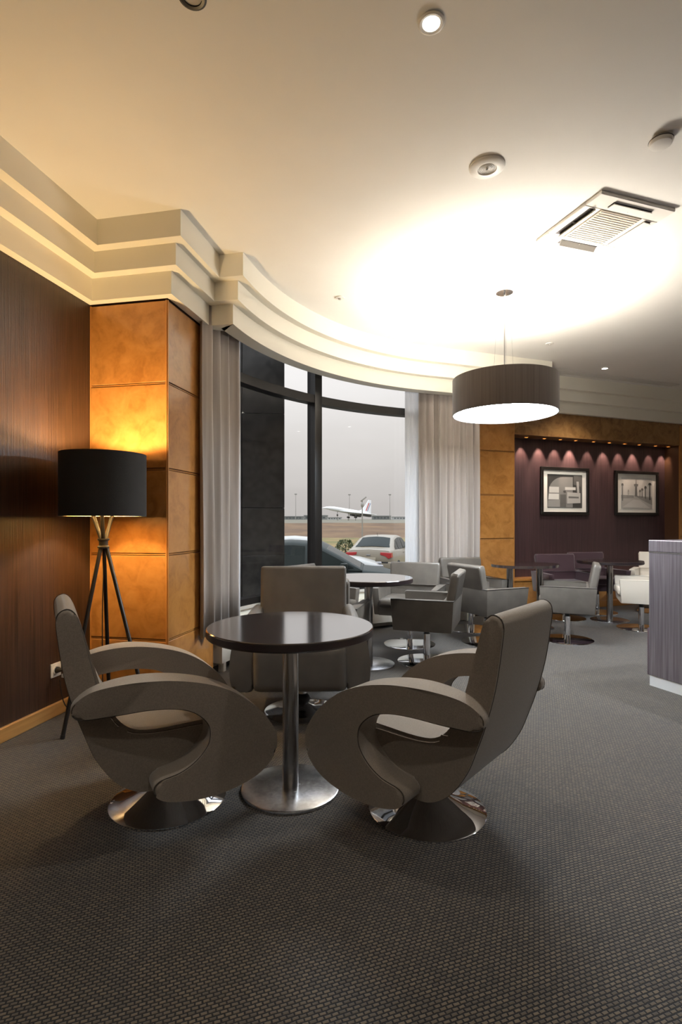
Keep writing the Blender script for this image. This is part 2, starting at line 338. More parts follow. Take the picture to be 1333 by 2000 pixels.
# ---------------------------------------------------------------- window
win = tag(empty('window_1', (0, 0, 0)), 'curved bay window with bronze mullion and transom', None, None, 'structure')
MUL = [15.2, 46.6, 78.0]
ZB, ZT0, ZT1, ZH = .45, 2.475, 2.56, 3.08
def seg_th(a, b, n): return [a + (b-a)*i/n for i in range(n+1)]
for th in MUL + [84.3]:
    p = bay(3.2, th); t = min(th, 74)
    m = obj('mullion', box(-.05, .05, -.065, .065, ZB, ZH, .006), frame_m, win); m.location = (p.x, p.y, 0); m.rotation_euler = (0, 0, rz(t))
EN = MUL + [84.3]
for a, b in zip(EN, EN[1:]):
    T = seg_th(a + .9, b - .9, 14); pth = [bay(3.2, t) for t in T]
    for nm, z0, z1, dp in (('transom', ZT0, ZT1, .055), ('bottom_rail', ZB, ZB+.06, .05), ('head_rail', ZH-.05, ZH+.05, .05)):
        obj(nm, sweep(pth, lambda i: [(-dp, z0), (dp, z0), (dp, z1), (-dp, z1)]), frame_m, win)
    for z0, z1 in ((ZB+.05, ZT0+.01), (ZT1-.01, ZH-.04)):
        obj('pane', sweep(pth, lambda i: [(-.004, z0), (.004, z0), (.004, z1), (-.004, z1)]), glass, win)
# ---------------------------------------------------------------- curtains in the pocket behind the crown
def curtain(name, label, th0, th1, rad, amp, waves, m, group=None, z0=.345, z1=3.02, seed=1, thick=.004, parent=None):
    rnd = random.Random(seed); bm = NB(); N = waves*14; rows = 9; ph = [rnd.uniform(-.5, .5) for _ in range(waves+2)]; am = [rnd.uniform(.6, 1.15) for _ in range(waves+2)]
    vs = []
    for j in range(rows):
        z = z1 + (z0-z1)*j/(rows-1); row = []
        for i in range(N+1):
            u = i/N; k = u*waves; ki = int(min(k, waves-.001)); f = k-ki
            a = amp*((1-f)*am[ki] + f*am[ki+1])*(.75 + .25*j/(rows-1)); pp = (1-f)*ph[ki] + f*ph[ki+1]
            w = math.sin(2*math.pi*(k + .18*pp + .05*math.sin(j*.7+ki))) + .25*math.sin(4*math.pi*k + 1.3*pp)
            th = th0 + (th1-th0)*u; p = bay(rad + a*w, th); row.append(bm.verts.new((p.x, p.y, z)))
        vs.append(row)
    for j in range(rows-1):
        for i in range(N): bm.faces.new((vs[j][i], vs[j][i+1], vs[j+1][i+1], vs[j+1][i]))
    o = obj(name, bm, m, parent, 60)
    s = o.modifiers.new('s', 'SOLIDIFY'); s.thickness = thick
    if label: tag(o, label, 'curtain', group)
    return o
curtain('window_curtain', 'taupe pleated curtain gathered beside the burl pillar with the floor lamp', 10.6, 21.2, 2.995, .042, 4, curtain_m, seed=3)
curtain('window_curtain', 'wide taupe pleated curtain gathered at the far end of the bay window', 70.4, 86.2, 3.0, .040, 9, curtain_m, seed=8)
curtain('sheer_curtain', 'white sheer voile edge hanging beside the curtain next to the floor lamp pillar', 20.2, 24.0, 3.06, .014, 3, sheer, 'sheer voile', seed=5, thick=.001)
curtain('sheer_curtain', 'white sheer voile edge hanging beside the wide curtain at the far end of the bay', 67.6, 72.0, 3.06, .014, 4, sheer, 'sheer voile', seed=6, thick=.001)
# white convector casing under the window
cv = tag(empty('convector_heater', (*arc(3.08, 45), 0)), 'low white convector casing running under the bay window', 'heater')
def cvp(bm):
    return xf(bm, Matrix.Translation(-Vector((*arc(3.08, 45), 0))))
cpath = [arc(3.0, t) for t in range(17, 74, 2)]
obj('casing', cvp(sweep(cpath, lambda i: [(-.155, .075), (0, .075), (0, .325), (-.155, .325)])), white_box, cv)
obj('casing_lid', cvp(sweep(cpath, lambda i: [(-.158, .325), (.006, .325), (.006, .337), (-.158, .337)])), white_box, cv)
for t in (18, 30, 42, 54, 66, 72):
    p = arc(3.03, t); f = obj('foot', box(-.02, .02, -.025, .025, 0, .08, .003), white_box, cv); f.location = Vector((p.x, p.y, 0)) - Vector((*arc(3.08, 45), 0)); f.rotation_euler = (0, 0, rz(t))

# ================================================================ ceiling fittings
def on_ceiling(name, x, y): return empty(name, (x, y, CZ))
def spot(parent, loc, power, col, ang=110, blend=.6, rad=.04, rot=(0,0,0)):
    l = bpy.data.lights.new('lamp_light', 'SPOT'); l.energy = power; l.color = col; l.spot_size = R(ang); l.spot_blend = blend; l.shadow_soft_size = rad
    o = bpy.data.objects.new('lamp_light', l); COL.objects.link(o); o.parent = parent; o.location = loc; o.rotation_euler = rot; return o
def downlight(x, y, label, power, lit=True, group=None, col=(1, .93, .83)):
    t = tag(on_ceiling('recessed_downlight', x, y), label, 'downlight', group)
    obj('ring', lathe([(.032,-.001),(.05,-.001),(.052,-.006),(.044,-.010),(.034,-.008),(.032,-.001)], 32), white_pl if lit else black_metal, t)
    obj('lens', lathe([(0,-.004),(.033,-.004),(.033,-.001),(0,-.001)], 32), led_m if lit else grey_pl, t)
    if lit: spot(t, (0, 0, -.015), power, col)
    return t
DLP = 62
downlight(.351, 2.07, 'lit round downlight in the ceiling above the bistro table', DLP)
downlight(3.331, 6.72, 'lit round downlight in the ceiling near the slotted air grille', DLP*1.6)
downlight(-.55, 1.968, 'unlit dark-rimmed round downlight in the ceiling', 0, lit=False)
GD = 'added unseen downlights brightening the lounge'
for x, y, pwr in ((-1.4,.2,.7),(.4,.1,.7),(2.2,.4,.7),(-1.9,-1.4,.7),(.3,-1.4,.7),(2.4,-1.2,.7),(3.6,1.6,2.2),(3.5,3.4,4.5),(5.0,2.4,2),(4.6,4.4,4),(5.4,5.6,3)):  # added out of view to brighten the room: weak ones warm, strong ones cool
    downlight(x, y, 'added unseen downlight brightening the lounge from its ceiling', DLP*pwr, group=GD, col=(1, .93, .83) if pwr < 1 else (.86, .93, 1))
t = tag(on_ceiling('ceiling_speaker', .799, 2.911), 'round white ceiling loudspeaker with perforated centre', 'speaker')
obj('rim', lathe([(.045,0),(.095,0),(.096,-.006),(.088,-.013),(.052,-.017),(.045,-.012),(.045,0)], 48), white_pl, t)
g = obj('mesh_grille', lathe([(0,-.016),(.02,-.0155),(.047,-.012),(.047,-.004),(0,-.004)], 40), grey_pl, t)
for k in range(5): obj('grille_ring', tube([(.008*(k+1)*math.cos(a*math.pi/12), .008*(k+1)*math.sin(a*math.pi/12), -.0165+.0006*k) for a in range(24)], .0012, 4, closed=True), white_pl, g)
obj('centre_dot', lathe([(0,-.019),(.004,-.018),(.004,-.014),(0,-.014)], 12), black_plastic, g)
t = tag(on_ceiling('smoke_detector', 1.622, 2.697), 'round white smoke detector on the ceiling beside the air cassette', 'detector')
obj('mount', lathe([(0,0),(.045,0),(.045,-.012),(0,-.012)], 40), grey_pl, t); obj('body', lathe([(0,-.012),(.055,-.012),(.056,-.022),(.050,-.034),(.03,-.040),(0,-.040)], 40), white_pl, t)
obj('vent_ring', lathe([(.0535,-.014),(.0575,-.014),(.0575,-.017),(.0535,-.017),(.0535,-.014)], 40), dark_slot, t)
for x, y, lb in ((-.011, 4.608, 'tiny flush ceiling sensor above the bay window tables'), (2.271, 5.796, 'tiny flush ceiling sensor between the pendant and the slotted grille')):
    t = tag(on_ceiling('ceiling_sensor', x, y), lb, 'sensor'); obj('plate', lathe([(0,0),(.042,0),(.040,-.008),(0,-.010)], 32), white_pl, t); obj('sensor_eye', lathe([(0,-.010),(.014,-.009),(.012,-.018),(0,-.02)], 20), grey_pl, t)
t = tag(on_ceiling('air_cassette', 1.707, 3.48), 'square white ceiling air conditioning cassette with open louvres', 'air conditioner'); t.rotation_euler = (0, 0, rz(A2+1.5))
hs = .29
fr = NB()
for s in ((-hs, hs, .165, hs), (-hs, hs, -hs, -.165), (.165, hs, -.165, .165), (-hs, -.165, -.165, .165)): box(s[0], s[1], s[2], s[3], -.022, 0, .004, 1, fr)
obj('frame', fr, white_pl, t); ig = obj('intake_grille', box(-.16, .16, -.16, .16, -.026, -.004, .005), grille_m, t)
for k in range(15): obj('grille_bar', box(-.15, .15, -.147+.021*k-.0015, -.147+.021*k+.0015, -.029, -.025), white_pl, ig, 0)
for k, op in ((0, 1), (1, 1), (2, 0), (3, 0)):
    M = Matrix.Rotation(R(90*k), 4, 'Z')
    s_ = obj('outlet_slot', xf(box(-.15, .15, .195, .245, -.0235, -.012), M), dark_slot, t, 0)
    ang = -48 if op else -4
    fl = obj('louvre', xf(box(-.148, .148, -.026, .026, -.003, .003, .0015), M @ Matrix.Translation((0, .21 if op else .22, -.03)) @ Matrix.Rotation(R(ang), 4, 'X')), white_pl, t, 0)
    obj('louvre_pin', xf(box(-.003, .003, .20, .235, -.032, -.02), M), grey_pl, t, 0)
gm = (pw(0) + Vector((0, 0))); ga, gb = Vector((2.666, 6.788)), Vector((4.743, 7.548)); gc = (ga+gb)/2; gl = (gb-ga).length/2
t = tag(on_ceiling('air_grille', gc.x, gc.y), 'long slotted air grille in the ceiling above the plum wall', 'vent'); t.rotation_euler = (0, 0, rz(A2))
obj('backing', box(-gl, gl, -.055, .055, -.004, -.0005), dark_slot, t, 0)
for k in range(5): obj('slat', box(-gl, gl, -.055+.0275*k-.006, -.055+.0275*k+.006, -.012, -.002, .002), white_pl, t, 0)
# ---------------------------------------------------------------- pendant lamp
t = tag(on_ceiling('pendant_lamp', 1.372, 4.465), 'large drum pendant lamp in dark brown fabric with glowing diffuser', 'lamp')
obj('canopy', lathe([(0,0),(.072,0),(.074,-.006),(.070,-.024),(.02,-.028),(0,-.028)], 40), steel_col, t)
obj('rod', lathe([(0,-.02),(.006,-.02),(.006,-.80),(0,-.80)], 12), steel_col, t)
PZ0, PZ1, PR = 2.112-CZ, 2.412-CZ, .428
obj('drum_shade', lathe([(PR-.008,PZ0),(PR,PZ0),(PR,PZ1),(PR-.008,PZ1),(PR-.008,PZ0)], 96), pend_m, t)
obj('diffuser', lathe([(0,PZ0+.008),(PR-.008,PZ0+.008),(PR-.008,PZ0+.014),(0,PZ0+.014)], 96), diff_m, t)
obj('uplight_disc', lathe([(0,PZ1-.035),(PR-.04,PZ1-.035),(PR-.04,PZ1-.025),(0,PZ1-.025)], 64), uplight_m, t)
obj('hub', lathe([(0,-.79),(.03,-.79),(.03,-.84),(0,-.84)], 20), steel_col, t)
for k in range(3):
    a = 2*math.pi*k/3+.4; c, s_ = math.cos(a), math.sin(a)
    obj('suspension_wire', tube([(0,0,-.79),((PR-.01)*c,(PR-.01)*s_,PZ1-.005)], .0022, 6), steel_col, t)
    obj('stay_wire', tube([(.05*c,.05*s_,-.02),(.10*c,.10*s_,PZ1-.01)], .0008, 5), steel_col, t)
# ================================================================ floor lamp
LX, LY = -1.428, 3.20
t = tag(empty('floor_lamp', (LX, LY, 0)), 'tripod floor lamp with crossed black legs and wide black drum shade', 'lamp')
sh = obj('lamp_shade', lathe([(.239,1.245),(.243,1.245),(.243,1.618),(.239,1.618),(.239,1.245)], 72), shade_blk, t)
obj('shade_lining', lathe([(.2365,1.247),(.2385,1.247),(.2385,1.616),(.2365,1.616),(.2365,1.247)], 72), shade_in, sh)
feet = [(-.130,-.225), (.272,.02), (-.07,.245)]
for (fx, fy) in feet:
    n = Vector((fx, fy, 0)).normalized()
    jt = Vector((n.x*.016, n.y*.016, 1.07)); tp = Vector((-n.x*.075, -n.y*.075, 1.30)); jt2 = Vector((-n.x*.012, -n.y*.012, 1.10))
    lg = obj('leg', tube([(fx, fy, 0.0), tuple(jt), tuple(jt2), tuple(tp)], .0115, 10), black_metal, t)
    obj('foot_cap', tube([(fx, fy, 0.0), (fx*.985, fy*.985, .02)], .013, 10), black_plastic, lg)
obj('joint_collar', lathe([(.02,1.055),(.034,1.055),(.034,1.065),(.026,1.07),(.026,1.098),(.034,1.103),(.034,1.113),(.02,1.113)], 24), black_metal, t)
obj('bulb_holder', lathe([(0,1.29),(.085,1.292),(.085,1.300),(.02,1.304),(.02,1.36),(0,1.36)], 24), black_metal, t)
obj('bulb', lathe([(0,1.36),(.014,1.365),(.03,1.40),(.034,1.425),(.026,1.45),(0,1.462)], 24), bulb_m, t)
cb = spline([(.012,-.01,1.06),(-.012,.012,.7),(-.02,.03,.35),(-.035,.06,.06),(-.10,.12,.008),(-.22,.14,.008),(-.26,.05,.10),(-.275,.02,.26)], 6, False)
obj('power_cord', tube(cb, .0032, 6), black_plastic, t)
pl_ = bpy.data.lights.new('bulb_light', 'POINT'); pl_.energy = 50; pl_.color = (1, .72, .38); pl_.shadow_soft_size = .045
po = bpy.data.objects.new('bulb_light', pl_); COL.objects.link(po); po.parent = t; po.location = (0, 0, 1.50)
# wall socket
sp = WL + u1*.417
t = tag(empty('wall_socket', (sp.x, sp.y, .288)), 'cream wall socket with black plug beside the floor lamp', 'socket'); t.rotation_euler = (0, 0, R(-A1))
obj('face_plate', box(0, .009, -.043, .043, -.043, .043, .003), white_pl, t)
obj('socket_ring', xf(lathe([(.02,0),(.03,0),(.03,.004),(.02,.004),(.02,0)], 28), Matrix.Translation((.009,0,0)) @ Matrix.Rotation(R(90), 4, 'Y')), white_pl, t)
pg = obj('plug', xf(lathe([(0,0),(.019,0),(.019,.012),(.012,.03),(.006,.045),(0,.045)], 20), Matrix.Translation((.009,0,0)) @ Matrix.Rotation(R(90), 4, 'Y')), black_plastic, t)
obj('plug_tag', box(.05, .075, -.008, .004, -.045, -.022, .003), white_pl, pg)
obj('plug_cord', tube([(.05,0,0),(.075,-.002,-.012),(.09,-.01,-.04)], .0035, 6), black_plastic, pg)

# ================================================================ swivel lounge chairs with looping arms
ARM = [(-.382,.565),(-.32,.607),(-.2,.628),(-.07,.622),(.07,.59),(.18,.54),(.28,.46),(.34,.38),(.358,.33),(.345,.26),(.275,.197),(.16,.162),(.05,.155),(-.05,.168),(-.105,.19),(-.125,.222),(-.105,.252),
       (-.03,.268),(.03,.30),(.075,.35),(.085,.40),(.07,.445),(.02,.49),(-.05,.515),(-.15,.525),(-.27,.515),(-.365,.508),(-.392,.53)]
BODY = [(-.405,.895),(-.438,.868),(-.432,.78),(-.41,.64),(-.375,.51),(-.34,.41),(-.306,.327),(-.245,.237),(-.18,.188),(-.12,.172),(-.04,.18),(.05,.225),(.10,.29),(.125,.345),(.12,.38),(.08,.392),(-.1,.392),(-.2,.415),(-.26,.48),(-.30,.58),(-.33,.70),(-.355,.81),(-.375,.872)]
PAD = [(.27,.31),(.305,.34),(.30,.385),(.26,.403),(.1,.408),(-.1,.404),(-.19,.425),(-.248,.488),(-.288,.585),(-.320,.70),(-.348,.80),(-.370,.862),(-.390,.866),(-.378,.80),(-.350,.70),(-.32,.59),(-.28,.50),(-.21,.40),(-.1,.36),(.2,.34)]
def loop_chair():
    t = empty('lounge_chair', (0, 0, 0))
    sh = obj('seat_shell', prism(spline(BODY, 4), -.248, .248, .022, 3, 'Y'), fabric, t, 50)
    obj('seat_pad', prism(spline(PAD, 4), -.234, .234, .012, 2, 'Y'), fabric, t, 50)
    bo = spline(BODY, 4)
    for s in (-1, 1):
        obj('shell_seam', tube([(p.x, s*.2395, p.y) for p in [q*1.0 for q in bo]], .0022, 5, closed=True), fabric_seam, sh)
        ao = spline(ARM, 5)
        abm = prism(ao, s*.246, s*.370, .020, 3, 'Y')
        for v in abm.verts:                                    # the arm narrows towards the backrest
            if abs(v.co.y) > .25 and v.co.x < -.12 and v.co.z > .4: v.co.y -= s*(abs(v.co.y)-.246)*min(1, (-.12-v.co.x)/.27)**1.5*.62
        a = obj('armrest', abm, fabric, t, 50)
        obj('arm_seam', tube([(p.x*.994, s*(.3645 - (.1185*min(1, (-.12-p.x)/.27)**1.5*.62 if p.x < -.12 and p.y > .4 else 0)), (p.y-.39)*.986+.39) for p in ao], .0022, 5, closed=True), fabric_seam, a)
    obj('swivel_hub', lathe([(0,.185),(.055,.185),(.055,.165),(.034,.16),(.034,.118),(.040,.112),(0,.112)], 32), chrome, t)
    obj('trumpet_base', lathe([(0,.125),(.036,.125),(.042,.112),(.060,.092),(.10,.062),(.15,.036),(.20,.018),(.240,.009),(.245,.006),(.245,0),(0,0)], 72), chrome, t)
    return t
c1 = loop_chair(); c1.location = (-.754, 2.33, 0); c1.rotation_euler = (0, 0, rz(61))
tag(c1, 'taupe fabric swivel armchair with looping arms beside the tripod floor lamp', 'armchair', 'looping-arm lounge chairs at the front table')
c2 = copy_tree(c1); c2.location = (.363, 2.25, 0); c2.rotation_euler = (0, 0, rz(-50))
tag(c2, 'taupe fabric swivel armchair with looping arms, its back towards the plum reception desk', 'armchair', 'looping-arm lounge chairs at the front table')
# ---------------------------------------------------------------- round tables
def round_table(r_top=.374, r_base=.222, colr=.036):
    t = empty('bistro_table', (0, 0, 0))
    tp = obj('table_top', lathe([(0,.742),(r_top-.003,.742),(r_top,.739),(r_top,.735),(0,.735)], 96), wenge, t)
    obj('top_edge', lathe([(0,.735),(r_top,.735),(r_top+.001,.71),(r_top-.006,.703),(0,.703)], 96), wenge_edge, tp)
    obj('column', lathe([(0,.012),(colr,.012),(colr,.704),(0,.704)], 40), steel_col, t)
    obj('base_plate', lathe([(0,.016),(colr+.002,.016),(r_base-.006,.014),(r_base-.001,.012),(r_base,.009),(r_base,0),(0,0)], 80), brushed, t)
    return t
GT = 'round dark tables on steel columns'
t1 = round_table(); t1.location = (-.229, 2.42, 0); tag(t1, 'round dark-topped table between the two looping-arm armchairs', 'table', GT)
t2 = copy_tree(t1); t2.location = (.235, 4.53, 0); tag(t2, 'round dark-topped table among grey leather chairs by the bay window', 'table', GT)
t3 = copy_tree(t1); t3.location = (3.313, 6.56, 0); tag(t3, 'round dark-topped table beside the cream leather chair in front of the plum wall', 'table', GT)
t4 = tag(empty('oval_table', (2.075, 6.0, 0)), 'dark oval table on two steel columns in front of the far burl pillar', 'table'); t4.rotation_euler = (0, 0, rz(64))
ov = [(.40*math.cos(a*math.pi/24), .33*math.sin(a*math.pi/24)) for a in range(48)]
tp = obj('table_top', prism(ov, .712, .742, .004, 2), wenge, t4)
for sx_ in (-.225, .225):
    obj('column', lathe([(0,.01),(.036,.01),(.036,.715),(0,.715)], 32, loc=(sx_, 0, 0)), steel_col, t4)
    obj('base_plate', lathe([(0,.013),(.15,.012),(.16,.008),(.16,0),(0,0)], 56, loc=(sx_, 0, 0)), brushed, t4)
# ---------------------------------------------------------------- leather tub chair with bulging arms
t = tag(empty('tub_armchair', (-.250, 3.42, 0)), 'brown-grey leather tub armchair with bulging arms facing the front table', 'armchair'); t.rotation_euler = (0, 0, rz(178))
obj('seat_block', box(-.24, .335, -.277, .277, .215, .49, .055, 4), leather_br, t)
armp = [(.272,.235),(.268,.45),(.272,.60),(.295,.635),(.325,.64),(.352,.615),(.384,.54),(.408,.43),(.414,.33),(.405,.26),(.385,.225),(.33,.215)]
for s in (-1, 1):
    ao = [(s*p.x, p.y) for p in spline(armp, 4)]
    obj('armrest', prism(ao, -.30, .295, .05, 4, 'X'), leather_br, t, 50)
bk = box(-.055, .055, -.297, .297, 0, .56, .028, 4)
obj('backrest', xf(bk, Matrix.Translation((-.265, 0, .345)) @ Matrix.Rotation(R(-6), 4, 'Y')), leather_br, t, 50)
obj('back_shell', box(-.335, -.24, -.30, .30, .22, .50, .04, 3), leather_br, t, 50)
obj('column', lathe([(0,.075),(.030,.075),(.030,.225),(0,.225)], 32), chrome, t)
obj('hub', lathe([(0,.115),(.03,.115),(.046,.10),(.052,.08),(.046,.06),(.03,.045),(0,.045)], 32), black_metal, t)
obj('base_plate', lathe([(0,.062),(.036,.06),(.05,.045),(.09,.026),(.16,.014),(.232,.009),(.24,.006),(.24,0),(0,0)], 72), chrome, t)
# ---------------------------------------------------------------- square leather chairs
def square_chair(shell_m, back_m, edge_m, seat_m=None):
    t = empty('square_armchair', (0, 0, 0)); seat_m = seat_m or shell_m
    def U(k, sc): return [(-.27*sc, -.32*sc), (.25*sc, -.32*sc), (.25*sc, -.25*sc), (-.19*sc, -.25*sc), (-.19*sc, .25*sc), (.25*sc, .25*sc), (.25*sc, .32*sc), (-.27*sc, .32*sc)]
    bm = NB(); a = [bm.verts.new((x, y, .315)) for x, y in U(0, .93)]; c = [bm.verts.new((x, y, .575)) for x, y in U(0, 1.)]
    bm.faces.new(a); bm.faces.new(c); n = 8
    for i in range(n): bm.faces.new((a[i], a[(i+1) % n], c[(i+1) % n], c[i]))
    bev(bm, bm.edges, .012, 2)
    sh = obj('arm_shell', bm, shell_m, t, 40)
    ed = [(-.266,-.316,.574),(.246,-.316,.574)], [(-.266,.316,.574),(.246,.316,.574)], [(-.266,-.316,.574),(-.266,.316,.574)]
    for q in ed: obj('piping', tube(q, .0045, 6), edge_m, sh)
    obj('seat_underframe', box(-.24, .235, -.255, .255, .312, .40, .01), shell_m, t)
    obj('seat_cushion', box(-.19, .262, -.247, .247, .395, .475, .03, 3), seat_m, t, 50)
    b = prism([(-.245,0),(.245,0),(.262,.345),(.25,.375),(-.25,.375),(-.262,.345)], -.036, .036, .022, 3, 'X')
    obj('backrest', xf(b, Matrix.Translation((-.205, 0, .425)) @ Matrix.Rotation(R(-11), 4, 'Y')), back_m, t, 50)
    obj('collar', lathe([(0,.30),(.024,.30),(.024,.235),(0,.235)], 24), black_plastic, t)
    obj('plate', box(-.10, .10, -.10, .10, .298, .314), black_metal, t, 0)
    obj('column', lathe([(0,.01),(.030,.01),(.030,.245),(.022,.25),(0,.25)], 32), chrome, t)
    obj('base_plate', lathe([(0,.013),(.240,.011),(.253,.009),(.255,.005),(.255,0),(0,0)], 72), chrome, t)
    return t
GS = 'square grey leather swivel chairs'
sq = square_chair(leather, leather, leather_edge)
first = True
for x, y, h, lb in ((.745, 4.62, -71, 'grey leather square armchair drawn up to the bay window table, back to the oval table'),
                    (.68, 5.28, -160, 'grey leather square armchair behind the bay window table, back to the wide curtain'),
                    (-.20, 5.03, 124, 'grey leather square armchair with its back against the bay window glass'),
                    (-.128, 4.212, 14, 'grey leather square armchair between the tub armchair and the bay window table'),
                    (1.47, 5.36, 65, 'grey leather square armchair with its back to the bay window, at the oval table'),
                    (2.33, 5.48, -66, 'grey leather square armchair standing clear on the carpet, its back to the reception desk'),
                    (1.47, 6.03, 166, 'grey leather square armchair between the wide curtain and the oval table')):
    c = sq if first else copy_tree(sq); first = False
    c.location = (x, y, 0); c.rotation_euler = (0, 0, rz(h)); tag(c, lb, 'armchair', GS)
ec = square_chair(white_leather, violet_fab, white_leather); ec.location = (3.42, 6.06, 0); ec.rotation_euler = (0, 0, rz(-68)); tag(ec, 'cream leather square armchair with dark violet backrest next to the reception desk', 'armchair')
gc_ = square_chair(white_leather, white_leather, white_leather); gc_.location = (4.28, 7.18, 0); gc_.rotation_euler = (0, 0, rz(215)); tag(gc_, 'all-cream leather square armchair against the plum wall', 'armchair')
p1 = square_chair(purple_fab, purple_fab, purple_fab); p1.location = (2.82, 6.72, 0); p1.rotation_euler = (0, 0, rz(176)); tag(p1, 'plum fabric square armchair against the plum wall, nearer the burl pillar', 'armchair', 'plum chairs along the wall')
p2 = copy_tree(p1); p2.location = (3.44, 7.15, 0); p2.rotation_euler = (0, 0, rz(172)); tag(p2, 'plum fabric square armchair against the plum wall, behind the round table', 'armchair', 'plum chairs along the wall')
# ---------------------------------------------------------------- reception desk
dp = Vector((2.289, 3.957)); dd, dn = hd(160), hd(70)
t = tag(empty('reception_desk', (dp.x, dp.y, 0)), 'plum veneer reception desk with white kickplate', 'desk'); t.rotation_euler = (0, 0, rz(160))
obj('body', box(0, 2.2, .0, .62, .078, .985, .003, 1), desk_m, t); obj('counter_band', box(-.002, 2.2, -.003, .62, .992, 1.078, .004, 1), desk_m, t)
obj('reveal_strip', box(.001, 2.2, -.001, .61, .984, .993), steel_col, t, 0); obj('kickplate', box(.004, 2.19, .004, .60, 0, .079), kick_m, t, 0)
obj('end_stop', box(-.03, .02, .02, .05, .07, .42, .003), purple_fab, t)

# ================================================================ pictures on the plum wall
def picture(label, px0, px1, z0, z1):
    f = 1040.; s = []
    for px in (px0, px1):
        a = (px-666.5)/f; q = pw(0, -.25); s.append((a*q.y - q.x)/(h2.x - a*h2.y))
    w = s[1]-s[0]; c = pw((s[0]+s[1])/2, -.25)
    t = tag(empty('framed_picture', (c.x, c.y, (z0+z1)/2)), label, 'picture', 'framed photographs'); t.rotation_euler = (0, 0, rz(A2)); h = z1-z0
    fw = .042; fr = NB()      # local x along the wall, -y out into the room
    for q in ((-w/2, w/2, h/2-fw, h/2), (-w/2, w/2, -h/2, -h/2+fw), (-w/2, -w/2+fw, -h/2+fw, h/2-fw), (w/2-fw, w/2, -h/2+fw, h/2-fw)): box(q[0], q[1], -.035, 0, q[2], q[3], .003, 1, fr)
    obj('frame', fr, frame_blk, t, 0)
    iw, ih = w-2*fw, h-2*fw
    obj('mat_board', box(-iw/2, iw/2, -.014, -.002, -ih/2, ih/2), matb, t, 0)
    return t, iw*.80, ih*.80
def flat(pts, y=0.): 
    bm = NB(); bm.faces.new([bm.verts.new((x, y, z)) for x, z in pts]); return bm
greys = {}
def grey(v):
    if v not in greys: greys[v] = mat('print_grey_%d' % int(v*100), (v, v, v*.97), .5)
    return greys[v]
def printed(t, iw, ih, shapes):
    pr = obj('print', box(-iw/2, iw/2, -.0165, -.0135, -ih/2, ih/2), grey(shapes[0]), t, 0)
    for k, (v, pts) in enumerate(shapes[1]):
        obj('print_shape', flat([(x*iw/2, z*ih/2) for x, z in pts], -.0168 - .0002*k), grey(v), pr, 0)
t, iw, ih = picture('black-framed photograph of an arched window with dark surround', 1055, 1148.5, 1.315, 1.995)
archp = [(-1,-.98)] + [(-.1+.85*math.cos(a), -.1+.95*math.sin(a)) for a in [math.pi - i*math.pi/16 for i in range(0, 9)]] + [(.45,.86),(.45,-.98)]
printed(t, iw, ih, (.05, [(.22, archp), (.60, [(-.9,.25),(-.35,.25),(-.35,-.1),(-.9,-.1)]), (.66, [(-.92,-.16),(-.35,-.16),(-.35,-.5),(-.95,-.5)]), (.55, [(0,.25),(.62,.25),(.62,.08),(0,.08)]),
    (.30, [(-.98,-.58),(-.3,-.5),(-.3,-.95),(-.98,-.95)]), (.12, [(-.28,-.2),(.06,-.2),(.06,-.95),(-.28,-.95)]), (.42, [(.12,-.05),(.9,-.1),(.9,-.7),(.12,-.75)]), (.14, [(.2,-.3),(.8,-.32),(.8,-.42),(.2,-.42)]),
    (.08, [(-.12,.02),(.02,.05),(.06,-.08),(-.08,-.1)]), (.10, [(.5,.95),(1,.95),(1,-.98),(.93,-.98),(.9,.3),(.5,.4)]), (.35, [(.66,.6),(.8,.6),(.84,-.1),(.7,-.1)])]))
t, iw, ih = picture('black-framed photograph of a bridge with tall lamp posts in fog', 1200, 1284, 1.315, 1.985)
sh = [(.46, [(-1,-.15),(1,-.2),(1,-1),(-1,-1)]), (.30, [(-.2,-.12),(1,-.3),(1,-.75),(.35,-.45)]), (.58, [(-.9,-.9),(.9,-.98),(.2,-.45),(-.2,-.4)]), (.33, [(-1,-.12),(-.2,-.14),(-.2,-.3),(-1,-.35)])]
def post(x, b, top, w, v): return [(v, [(x-w,b),(x+w,b),(x+w*.6,top),(x-w*.6,top)]), (v, [(x-w*2.6,top-.02),(x+w*2.6,top-.02),(x+w*1.5,top+.12),(x-w*1.5,top+.12)])]
sh += [(.22, [(-.13,-.2),(.03,-.2),(.01,.55),(-.11,.55)]), (.25, [(-.17,.45),(.07,.45),(.09,.6),(-.19,.6)]), (.3, [(-.08,.6),(-.02,.6),(-.03,.88),(-.07,.88)])]
sh += post(.2,-.25,.12,.025,.2) + post(.34,-.28,.22,.03,.16) + post(.55,-.33,.36,.035,.13) + post(.84,-.42,.58,.045,.07) + post(-.92,-.5,.5,.03,.2) + post(-.55,-.2,.1,.02,.38)
printed(t, iw, ih, (.68, sh))
